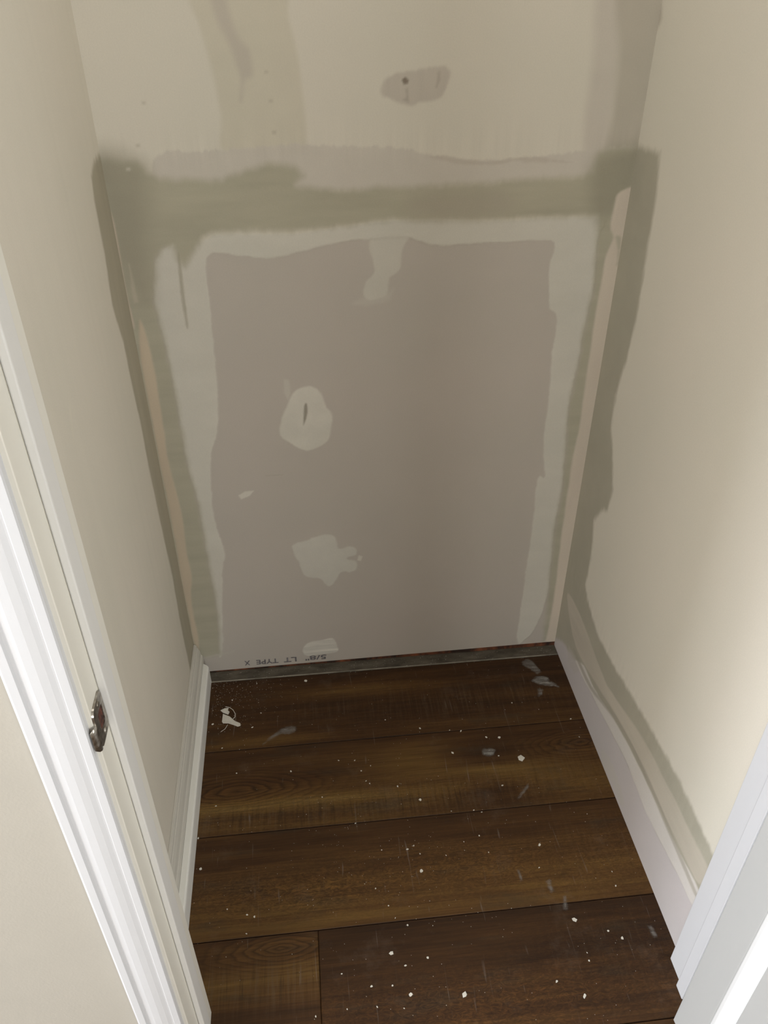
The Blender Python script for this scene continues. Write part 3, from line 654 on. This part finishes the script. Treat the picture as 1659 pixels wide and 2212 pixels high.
# ------------------------------------------------------------------ floor and planks
floor = box('floor', -4.4, 2.6, -4.2, 0.05, -0.03, -0.0075, None, MAT_SUB)
struct(floor, 'dark brown wood-look plank floor scattered with plaster dust', 'floor')
PW, Y0 = 0.2336, -0.0385
def bell(t, c, w): return np.exp(-((t - c) / w) ** 2)
def plank(x0, x1, row, seed, spec=None):
    """bevelled board; spec gives tone across its width (0 = far edge, 1 = near edge) and where marks lie"""
    y1 = Y0 - PW * row; y0 = y1 - PW
    xc, yc = (x0 + x1) / 2, (y0 + y1) / 2
    hx, hy = (x1 - x0) / 2 - 0.0004, PW / 2 - 0.0005
    bv = 0.0013
    nx, ny = (60, 18) if spec else (6, 4)
    gx = np.concatenate([[-hx], np.linspace(-hx + bv, hx - bv, nx), [hx]])
    gy = np.concatenate([[-hy], np.linspace(-hy + bv, hy - bv, ny), [hy]])
    X, Y = np.meshgrid(gx, gy)
    Z = np.zeros_like(X); Z[0] = Z[-1] = -bv; Z[:, 0] = Z[:, -1] = -bv
    n1, n0 = X.shape
    top = np.stack([X, Y, Z], -1).reshape(-1, 3)
    f = [(j * n0 + i, j * n0 + i + 1, (j + 1) * n0 + i + 1, (j + 1) * n0 + i) for j in range(n1 - 1) for i in range(n0 - 1)]
    k = len(top)
    bot = np.array([(-hx, -hy, -.007), (hx, -hy, -.007), (hx, hy, -.007), (-hx, hy, -.007)])
    c = [0, n0 - 1, n1 * n0 - 1, (n1 - 1) * n0]
    f += [(k + 3, k + 2, k + 1, k)]
    f += [tuple([k, k + 1] + list(range(n0 - 1, -1, -1))), tuple([k + 1, k + 2] + [j * n0 + n0 - 1 for j in range(n1 - 1, -1, -1)]),
          tuple([k + 2, k + 3] + [(n1 - 1) * n0 + i for i in range(n0)]), tuple([k + 3, k] + [j * n0 for j in range(n1)])]
    me = mesh_from('plank', np.vstack([top, bot]), f)
    u = X + xc; v = 0.5 - Y / PW
    if spec is None:
        rr_ = np.random.default_rng(int(seed * 100))
        spec = dict(tone=rr_.uniform(0.2, 0.7, 5))
    t = np.interp(v, np.linspace(0, 1, len(spec['tone'])), spec['tone'])
    t = t + 0.30 * fbm(u + seed, v, 3.0, 5.0, int(seed * 10), 3)
    for cu, cv, wu, wv, a in spec.get('spots', ()):
        t = t + a * bell(u, cu, wu) * bell(v, cv, wv)
    t[0] = t[-1] = 0.0
    def region(key):
        z = np.zeros_like(u)
        for cu, cv, wu, wv, a in spec.get(key, ()):
            z = np.maximum(z, a * bell(u, cu, wu) * bell(v, cv, wv))
        return z
    fig = np.zeros_like(u); fm = np.zeros_like(u)
    for cu, cv, wu, wv, a in spec.get('figure', ()):
        d = np.sqrt(((u - cu) / wu) ** 2 + ((v - cv) / wv) ** 2)
        q = np.clip(1.35 - d, 0, 1) * a
        fig = np.where(q > fm, d * 7.0, fig); fm = np.maximum(fm, q)
    for nm, arr in (('tone', t), ('saw', region('saw')), ('mottle', region('mottle')), ('figure', fig), ('figure_mask', fm)):
        at = me.attributes.new(nm, 'FLOAT', 'POINT')
        at.data.foreach_set('value', np.concatenate([arr.ravel(), np.zeros(4)]).astype(np.float32))
    o = link('plank', me, floor, MAT_WOOD)
    o.location = (xc, yc, 0)
    o['grain_seed'] = float(seed)
    return o
plank(-0.02, 1.02, 0, SEED[0], dict(tone=[.22, .24, .30, .30, .30, .26, .34, .40], spots=[(.45, .30, .25, .10, .35), (.15, .92, .2, .08, .35), (.85, .2, .3, .3, -.12)],
      saw=[(.70, .58, .30, .22, .75), (.35, .55, .15, .15, .5)], mottle=[(.5, .5, 1, 1, .25)]))
plank(-0.02, 1.02, 1, SEED[1], dict(tone=[.26, .26, .34, .42, .50, .66, .54, .48], spots=[(.55, .30, .12, .22, .35), (.75, .55, .12, .10, .40), (.25, .68, .35, .07, .35), (.72, .35, .10, .12, -.30), (.72, .80, .08, .15, -.35)],
      saw=[(.25, .85, .30, .16, .8), (.60, .80, .25, .2, .8), (.85, .6, .2, .3, .5)], mottle=[(.5, .8, 1, .3, .4)],
      figure=[(.12, .50, .22, .24, .9), (.97, .30, .16, .22, .8)]))
plank(-0.02, 1.02, 2, SEED[2], dict(tone=[.28, .32, .38, .46, .54, .56, .56, .64, .48], spots=[(.9, .5, .2, .5, .05), (.20, .95, .3, .06, .25)],
      mottle=[(.25, .62, .35, .24, .95), (.60, .55, .35, .3, .8), (.95, .6, .3, .4, .6)], saw=[(.95, .5, .2, .5, .25)]))
plank(-0.60, 0.2955, 3, SEED[3], dict(tone=[.34, .40, .62, .66, .34, .24, .30, .45], saw=[(.2, .42, .3, .2, .75)], figure=[(.22, .12, .16, .20, .8)], mottle=[(.2, .9, .4, .2, .5)]))
plank(0.2955, 1.52, 3, SEED[4], dict(tone=[.15, .10, .10, .13, .20, .26, .32, .30], mottle=[(.6, .72, .5, .3, .95), (.95, .5, .3, .5, .7)], saw=[(.95, .5, .2, .5, .2)]))
for row in range(4, 17):
    x = -4.4 + (row * 0.47) % 1.2
    xs = [-4.4, x]
    while x + 1.22 < 2.6:
        x += 1.22; xs.append(x)
    xs.append(2.6)
    for i in range(len(xs) - 1):
        if xs[i + 1] - xs[i] > 0.05:
            plank(xs[i], xs[i + 1], row, 10 + row * 1.37 + i * 2.3)

# gap strip between the planks and the back wall
strip = bpy.data.objects.new('trim_1', None)
COL.objects.link(strip); strip.location = (0.5, -0.018, 0)
struct(strip, 'narrow dusty grey strip between planks and the back wall', 'floor strip')
def child_box(name, x0, x1, y0, y1, z0, z1, par, mat, bevel=0):
    o = box(name, x0, x1, y0, y1, z0, z1, par, mat, bevel)
    o.matrix_parent_inverse = Matrix.Translation(-Vector(par.location))
    return o
child_box('strip_bed', 0.0, 1.0, -0.036, 0.0012, -0.0074, -0.0012, strip, MAT_STRIP)
child_box('strip_lip', 0.034, 0.999, -0.0382, -0.0352, -0.0074, 0.0009, strip, MAT_LIP, 0.0005)

# ------------------------------------------------------------------ left baseboard
bb = bpy.data.objects.new('baseboard_left', None)
COL.objects.link(bb)
struct(bb, 'white painted moulded baseboard along the left closet wall', 'baseboard')
def prof_y(name, pts, ya, yb, mat, cut=0.0):
    """profile in (x,z) swept along y, with the far end cut back by cut per metre of x"""
    bm = bmesh.new()
    far = [bm.verts.new((a, yb - cut * a, b)) for a, b in pts]
    near = [bm.verts.new((a, ya, b)) for a, b in pts]
    n = len(pts)
    for i in range(n):
        j = (i + 1) % n
        bm.faces.new((near[i], near[j], far[j], far[i]))
    bm.faces.new(near); bm.faces.new(far)
    return bm_obj(name, bm, bb, mat)
prof_y('cap_moulding', [(0.0005, 0.0), (0.0195, 0.0), (0.0195, 0.066), (0.0185, 0.074), (0.0155, 0.078), (0.0150, 0.082), (0.0135, 0.092), (0.0095, 0.101), (0.0075, 0.103), (0.0070, 0.108), (0.0045, 0.112), (0.0005, 0.1125)], -0.869, -0.004, MAT_BASE, 0.2)
prof_y('shoe_moulding', [(0.0200, 0.0005), (0.0355, 0.0005), (0.0355, 0.050), (0.0345, 0.055), (0.0315, 0.058), (0.0200, 0.0585)], -0.869, -0.008, MAT_SHOE, 0.75)

# ------------------------------------------------------------------ door frame
JL, JR = 0.092, 0.981          # jamb faces
YF, YB = -0.985, -0.870        # hall side, closet side of the partition
HEAD = 2.04
def frame(name, label):
    e = bpy.data.objects.new(name, None)
    COL.objects.link(e)
    return struct(e, label, 'door frame')
fl = frame('trim_2', 'white door jamb and casing with strike plate, left of the closet opening')
fr_ = frame('trim_3', 'white door jamb and stop right of the closet opening')
fh = frame('trim_4', 'white head jamb and casing above the closet opening')
box('jamb', JL - 0.018, JL, YF, YB, 0, HEAD, fl, MAT_JAMB, 0.0012)
box('door_stop', JL + 0.0002, JL + 0.0092, -0.945, -0.914, 0, HEAD - 0.001, fl, MAT_STOP, 0.0018)
box('jamb', JR, JR + 0.018, YF, YB, 0, HEAD, fr_, MAT_TRIM, 0.0012)
box('door_stop', JR - 0.0092, JR - 0.0002, -0.945, -0.919, 0, HEAD - 0.001, fr_, MAT_TRIM, 0.0018)
box('head_jamb', JL - 0.018, JR + 0.018, YF, YB, HEAD, HEAD + 0.018, fh, MAT_TRIM, 0.001)
CP = [(0, 0), (0, .0075), (.0012, .0098), (.0095, .0112), (.0112, .0092), (.0128, .0096), (.018, .0120), (.026, .0140), (.035, .0148), (.0415, .0142),
      (.0440, .0120), (.0462, .0138), (.0480, .0168), (.0565, .0176), (.0592, .0165), (.060, .0140), (.060, 0)]
CP = [(u * 1.0, d) for u, d in CP]
extrude_profile('casing', [(JL - 0.0055 - u, YF - d) for u, d in CP], 0.0, HEAD + 0.0055 + .06, fl, MAT_TRIM)
extrude_profile('casing', [(JR + 0.0055 + u, YF - d) for u, d in CP], 0.0, HEAD + 0.0055 + .06, fr_, MAT_TRIM)
bm = bmesh.new()
a_ = [bm.verts.new((JL - 0.0055, YF - d, HEAD + .0055 + u)) for u, d in CP]
b2 = [bm.verts.new((JR + 0.0055, YF - d, HEAD + .0055 + u)) for u, d in CP]
for i in range(len(CP)):
    j = (i + 1) % len(CP); bm.faces.new((a_[i], a_[j], b2[j], b2[i]))
bm.faces.new(a_); bm.faces.new(b2)
bm_obj('casing', bm, fh, MAT_TRIM)
# caulk lines where the stops meet the jambs
MAT_CRACK = painted('dark_paint_crack', (0.46, 0.43, 0.36), 0.8, 0.1)
box('paint_crack', JL - 0.0003, JL + 0.0004, -0.9459, -0.9451, 0, HEAD, fl, MAT_CRACK)
box('paint_crack', JR - 0.0004, JR + 0.0003, -0.9188, -0.9182, 0, HEAD, fr_, MAT_CRACK)

# strike plate on the left jamb
def strike():
    zc, yc = 0.927, -0.9655
    hz, hy, r = 0.0290, 0.0195, 0.008
    out = []
    for cx, cy, a0 in ((hy - r, hz - r, 0), (-(hy - r), hz - r, 90), (-(hy - r), -(hz - r), 180), (hy - r, -(hz - r), 270)):
        for k in range(6):
            a = math.radians(a0 + k * 18)
            out.append((cx + r * math.cos(a), cy + r * math.sin(a)))
    hole = []
    for cx, cy, a0 in ((.006, .010, 0), (-.006, .010, 90), (-.006, -.010, 180), (.006, -.010, 270)):
        for k in range(6):
            a = math.radians(a0 + k * 18)
            hole.append((cx + .002 + .003 * math.cos(a), cy + .003 * math.sin(a)))
    bm = bmesh.new()
    n = len(out)
    def ring(pts, x): return [bm.verts.new((x, yc + p, zc + q)) for p, q in pts]
    x0, x1 = JL + 0.0001, JL + 0.0022
    of, ob = ring([(p * .965, q * .975) for p, q in out], x1), ring(out, x0)
    hf, hb = ring(hole, x1), ring(hole, x0 - 0.006)
    for i in range(n):
        j = (i + 1) % n
        bm.faces.new((of[i], of[j], hf[j], hf[i]))
        bm.faces.new((ob[i], ob[j], of[j], of[i]))
        bm.faces.new((hf[i], hf[j], hb[j], hb[i]))
    pl = bm_obj('strike_plate', bm, fl, MAT_METAL)
    pl['label'] = 'worn nickel strike plate with latch hole'
    bm = bmesh.new()                                # lip curling out over the jamb edge
    prof = [(0.0022, -0.0185), (0.0020, -0.0215), (0.0004, -0.0245), (-0.0030, -0.0268)]
    t = 0.0012
    hh = [0.0200, 0.0195, 0.0180, 0.0140]
    fr1, bk1 = [], []
    for (dx, dy), h in zip(prof, hh):
        fr1.append([bm.verts.new((JL + dx, yc + dy, zc - 0.0075 + s * h)) for s in (-1, -.5, 0, .5, 1)])
        bk1.append([bm.verts.new((JL + dx - t, yc + dy + t * 0.6, zc - 0.0075 + s * h)) for s in (-1, -.5, 0, .5, 1)])
    for a in range(3):
        for b in range(4):
            bm.faces.new((fr1[a][b], fr1[a][b + 1], fr1[a + 1][b + 1], fr1[a + 1][b]))
            bm.faces.new((bk1[a][b], bk1[a + 1][b], bk1[a + 1][b + 1], bk1[a][b + 1]))
    for b in range(4):
        bm.faces.new((fr1[3][b], fr1[3][b + 1], bk1[3][b + 1], bk1[3][b]))
    for a in range(3):
        for b in (0, 4):
            bm.faces.new((fr1[a][b], fr1[a + 1][b], bk1[a + 1][b], bk1[a][b]))
    bm_obj('lip', bm, pl, MAT_METAL, True)
    box('latch_hole', JL - 0.0005, JL + 0.0006, yc - .0075, yc + .0115, zc - .0135, zc + .0135, pl, MAT_HOLE)
    for s in (-1, 1):
        bm = bmesh.new()
        bmesh.ops.create_cone(bm, cap_ends=True, segments=16, radius1=.0042, radius2=.0034, depth=.0012,
                              matrix=Matrix.Translation((JL + .0027, yc + .002, zc + s * .0205)) @ Matrix.Rotation(math.pi / 2, 4, 'Y'))
        sc = bm_obj('screw', bm, pl, MAT_METAL)
strike()

# ------------------------------------------------------------------ open door at the right
DA = math.radians(4.0)
door = bpy.data.objects.new('door_1', None)
COL.objects.link(door)
door.location = (JR - 0.0430, -0.981, 0.012)
door.rotation_euler = (0, 0, DA)
struct(door, 'white panelled closet door standing open at the right', 'door')
DT, DW, DH = 0.035, 0.84, 2.02
# local axes: door runs along -y, closet face at x=0 looks to -x, thickness towards +x
def dbox(name, y0, y1, z0, z1, x0=0.0, x1=DT, bevel=0.001):
    return box(name, x0, x1, -y1, -y0, z0, z1, door, MAT_DOOR, bevel)
ST = 0.066
dbox('stile', 0, ST, 0, DH); dbox('stile', DW - ST, DW, 0, DH)
for z0, z1 in ((0, 0.05), (0.86, 1.00), (DH - 0.11, DH)):
    dbox('rail', ST + .0003, DW - ST - .0003, z0, z1)
for z0, z1 in ((0.05, 0.86), (1.00, DH - 0.11)):
    dbox('panel', ST + .034, DW - ST - .034, z0 + .034, z1 - .034, 0.005, DT - 0.005, 0.002)
    bm = bmesh.new()                                   # moulded sticking sloping into the recess
    lv = [(0.0003, 0.0), (0.004, -0.003), (0.010, -0.004), (0.014, -0.001), (0.0165, -0.0005), (0.030, 0.0120), (0.036, 0.0095)]
    rings = []
    for off, dx in lv:
        ya, yb, za, zb = ST + off, DW - ST - off, z0 + off, z1 - off
        rings.append([bm.verts.new((dx, -y, z)) for y, z in ((ya, za), (yb, za), (yb, zb), (ya, zb))])
    for a, b in zip(rings, rings[1:]):
        for i in range(4):
            j = (i + 1) % 4
            bm.faces.new((a[i], a[j], b[j], b[i]))
    bm_obj('panel_moulding', bm, door, MAT_MOULD_LIT)
    dbox('panel_back', ST + .0005, DW - ST - .0005, z0 + .0005, z1 - .0005, 0.018, DT - 0.008, 0)

# ------------------------------------------------------------------ partition, ceilings and the room outside
def sbox(name, label, cat, *a, mat=MAT_HALL):
    return struct(box(name, *a, None, mat), label, cat)
sbox('wall_front_left', 'cream painted wall left of the closet door casing', 'wall', -4.4, JL - 0.0182, YF, YB - 0.003, 0, 2.44)
sbox('wall_front_right', 'cream painted wall right of the closet door casing', 'wall', JR + 0.0182, 2.6, YF, YB - 0.003, 0, 2.44)
sbox('wall_front_top', 'cream wall above the closet opening', 'wall', JL - 0.018, JR + 0.018, YF, YB - 0.003, HEAD + 0.0182, 2.44)
sbox('ceiling', 'white ceiling over the closet and the room', 'ceiling', -4.4, 2.6, -4.2, 0.07, 2.441, 2.50, mat=MAT_CEIL)
sbox('wall_rear', 'cream wall of the room behind the camera', 'wall', -4.4, 2.6, -4.26, -4.2, 0, 2.44)
sbox('wall_side', 'cream end wall of the room on the right', 'wall', 2.6, 2.66, -4.2, YF, 0, 2.44)
# far left wall with its wide window opening
wl = bmesh.new()
for a in ((-4.46, -4.4, -4.2, -3.0, 0, 2.44), (-4.46, -4.4, -1.2, YF, 0, 2.44), (-4.46, -4.4, -3.0, -1.2, 0, 0.72), (-4.46, -4.4, -3.0, -1.2, 2.18, 2.44)):
    box_bm(wl, *a)
struct(bm_obj('wall_far_left', wl, None, MAT_HALL), 'cream far left wall of the room with a window opening', 'wall')
def window_frame(name, label, bars):
    wn = bpy.data.objects.new(name, None)
    COL.objects.link(wn)
    struct(wn, label, 'window')
    for a in bars: box('window_frame', *a, wn, MAT_TRIM)
window_frame('window_1', 'wide white framed window in the far left wall',
    ((-4.45, -4.40, -3.0, -2.95, .72, 2.18), (-4.45, -4.40, -1.25, -1.2, .72, 2.18), (-4.45, -4.40, -2.95, -1.25, .72, .77), (-4.45, -4.40, -2.95, -1.25, 2.13, 2.18), (-4.45, -4.40, -2.10, -2.05, .77, 2.13)))
for n, xc in ((2, -2.2), (3, 2.0)):  # frames added to dress the unseen rear fill lights
    window_frame('window_%d' % n, 'white frame added around a fill light at the rear wall, %s' % ('left' if n == 2 else 'right'),
        ((xc - .66, xc - .61, -4.2, -4.16, .80, 2.20), (xc + .55, xc + .60, -4.2, -4.16, .80, 2.20), (xc - .61, xc + .55, -4.2, -4.16, .80, .84), (xc - .61, xc + .55, -4.2, -4.16, 2.16, 2.20)))
# housings added around the two unseen ceiling fill lights
def fill_housing(x, y, r, label):
    e = bpy.data.objects.new('fill_lamp_housing', None)
    COL.objects.link(e); e.location = (x, y, 2.44)
    tag(e, label, 'lamp')
    bm = bmesh.new()
    bmesh.ops.create_cone(bm, cap_ends=True, segments=32, radius1=r * 0.8, radius2=r * 0.86, depth=0.030, matrix=Matrix.Translation((0, 0, -0.016)))
    bm_obj('canopy', bm, e, MAT_TRIM)
    bm = bmesh.new()
    a = [bm.verts.new((r * math.cos(t / 32 * 6.2832), r * math.sin(t / 32 * 6.2832), -0.022)) for t in range(32)]
    b = [bm.verts.new((r * math.cos(t / 32 * 6.2832), r * math.sin(t / 32 * 6.2832), -0.040)) for t in range(32)]
    for i in range(32): bm.faces.new((a[i], a[(i + 1) % 32], b[(i + 1) % 32], b[i]))
    bm_obj('trim_ring', bm, e, MAT_METAL)
fill_housing(0.5, -0.5, 0.17, 'small round lamp housing added for the fill light inside the closet')
fill_housing(-1.3, -1.9, 0.45, 'large round lamp housing added for the fill light of the room outside')

# ------------------------------------------------------------------ debris on the floor
def flake_mesh(poly, z0, z1, wave=0.0):
    n = len(poly)
    v = [(x, y, z0) for x, y in poly] + [(x, y, z1 + wave * math.sin(i * 2.1)) for i, (x, y) in enumerate(poly)]
    f = [list(range(n))[::-1], list(range(n, 2 * n))] + [[i, (i + 1) % n, n + (i + 1) % n, n + i] for i in range(n)]
    return mesh_from('flake', v, f)
def chip(x, y, s, label, group):
    n = random.randint(5, 7)
    el = random.uniform(0.55, 1.0); ro = random.uniform(0, 6.28)
    poly = []
    for k in range(n):
        a = k / n * 6.283 + random.uniform(-.3, .3); r = s * 0.68 * random.uniform(.7, 1.15)
        px, py = r * math.cos(a), r * el * math.sin(a)
        poly.append((px * math.cos(ro) - py * math.sin(ro), px * math.sin(ro) + py * math.cos(ro)))
    me = flake_mesh(poly, 0.0, max(0.0006, s * 0.18), s * 0.05)
    o = link('plaster_chip', me, None, MAT_CHIP)
    o.location = (x, y, 0.0001)
    return tag(o, label, 'debris', group)
def chip_place(x, y):
    row = min(3, max(0, int((Y0 - y) / PW)))
    if row == 3:
        if x < 0.2955: return 'front plank left of the butt joint'
        return 'front plank right of the butt joint, ' + ('middle' if x < 0.63 else 'right end')
    return ('rearmost plank', 'second plank from the back wall', 'third plank from the back wall')[row] + ', ' + ('left end', 'middle', 'right end')[min(2, int(x * 3))]
zones = {}
for c_ in CHIPS:
    zones.setdefault(chip_place(c_[0], c_[1]), []).append(c_)
for place, cs in zones.items():
    cs.sort(key=lambda c_: -c_[2])
    for i, (x, y, s) in enumerate(cs):
        chip(x, y, s, ('largest white plaster chip on the ' if i == 0 else 'tiny white plaster chip on the ') + place, 'plaster chips scattered on the floor')

# curled paint peel with a thread
px = sum(p[0] for p in PEEL['flake']) / len(PEEL['flake']); py = sum(p[1] for p in PEEL['flake']) / len(PEEL['flake'])
peel = bpy.data.objects.new('paint_peel', None)
COL.objects.link(peel); peel.location = (px, py, 0)
tag(peel, 'curled cream paint peeling with a thin thread beside the left baseboard', 'debris')
me = flake_mesh([(a - px, b - py) for a, b in PEEL['flake']], 0.0006, 0.0016, 0.0004); link('flake', me, peel, MAT_CHIP)
me = flake_mesh([(a - px, b - py) for a, b in PEEL['curl']], 0.002, 0.0032, 0.0012); link('flake', me, peel, MAT_CHIP)
def tube(name, pts, r, parent, mat):
    cu = bpy.data.curves.new(name, 'CURVE'); cu.dimensions = '3D'; cu.bevel_depth = r; cu.bevel_resolution = 1
    sp = cu.splines.new('POLY'); sp.points.add(len(pts) - 1)
    for p, c in zip(sp.points, pts): p.co = (*c, 1)
    t = bpy.data.objects.new('tmp', cu); COL.objects.link(t)
    bpy.context.view_layer.update()
    me = bpy.data.meshes.new_from_object(t.evaluated_get(bpy.context.evaluated_depsgraph_get()))
    bpy.data.objects.remove(t)
    return link(name, me, parent, mat)
tube('thread', [(a - px, b - py, 0.0012 + 0.003 * math.sin(i / 5 * 3.14)) for i, (a, b) in enumerate(PEEL['string'])], 0.0008, peel, MAT_CHIP)
tube('thread', [(a - px, b - py, 0.0010) for a, b in PEEL['tail']], 0.0006, peel, MAT_CHIP)

# trodden plaster smears on the planks: film meshes with a feathered cover value
def smear(poly, cover, wob=0.004, ang=0.0):
    P = np.array(poly); c = P.mean(0)
    lo, hi = P.min(0) - 0.01, P.max(0) + 0.01
    u = np.arange(lo[0], hi[0], 0.0018); v = np.arange(lo[1], hi[1], 0.0018)
    U, V = np.meshgrid(u, v)
    d = sdist(U, V, poly) + 2 * wob * fbm(U, V, 90, 90, int(abs(c[0]) * 1000))
    a = np.clip((d + 0.0035) / 0.006, 0, 1)
    nv, nu = U.shape
    verts = [(x - c[0], y - c[1], 0.0) for x, y in zip(U.ravel(), V.ravel())]
    keep = []
    A = a
    for j in range(nv - 1):
        for i in range(nu - 1):
            if max(A[j, i], A[j, i + 1], A[j + 1, i], A[j + 1, i + 1]) > 0:
                keep.append((j * nu + i, j * nu + i + 1, (j + 1) * nu + i + 1, (j + 1) * nu + i))
    me = mesh_from('plaster_smear', verts, keep)
    at = me.attributes.new('cover', 'FLOAT', 'POINT')
    at.data.foreach_set('value', (A * cover).astype(np.float32).ravel())
    o = link('plaster_smear', me, floor, MAT_SMEAR)
    o.location = (c[0], c[1], 0.0003)
    o.rotation_euler = (0, 0, ang)
    o['label'] = 'pale plaster smear trodden into the plank'
    return o
for k, cv in (('leaf', 0.75), ('scuff', 0.5), ('small', 0.5), ('streak', 0.55), ('striped', 0.7), ('scr1', 0.6), ('mark1', .5), ('mark2', .5), ('mark3', .4), ('mark4', .5)):
    smear(SMEAR[k], cv)

# fine plaster dust: uncountable grains
gv, gf = [], []
rg = np.random.default_rng(5)
pts = []
for _ in range(330): pts.append((rg.uniform(0.04, 0.99), rg.uniform(-0.97, -0.04)))
for _ in range(240): pts.append((0.04 + abs(rg.normal(0, 0.09)), -0.04 - abs(rg.normal(0, 0.09))))
for _ in range(160): pts.append((rg.uniform(0.04, 0.99), -0.005 - abs(rg.normal(0, 0.02))))
for _ in range(110): pts.append((rg.normal(0.42, 0.12), rg.normal(-0.60, 0.09)))
for x, y in pts:
    if not (0.038 < x < 0.995 and -0.97 < y < -0.003): continue
    s = rg.uniform(0.0004, 0.0009) * (1.4 if rg.random() < 0.1 else 1)
    b0 = len(gv); a = rg.uniform(0, 6.28)
    for k in range(3):
        gv.append((x + s * math.cos(a + k * 2.09), y + s * math.sin(a + k * 2.09), 0.0))
    gv.append((x, y, s * 0.9))
    gf += [(b0, b0 + 1, b0 + 3), (b0 + 1, b0 + 2, b0 + 3), (b0 + 2, b0, b0 + 3)]
dust = link('plaster_dust', mesh_from('plaster_dust', gv, gf), None, MAT_CHIP)
tag(dust, 'fine white plaster dust sprinkled over the dark planks', 'dust', kind='stuff')
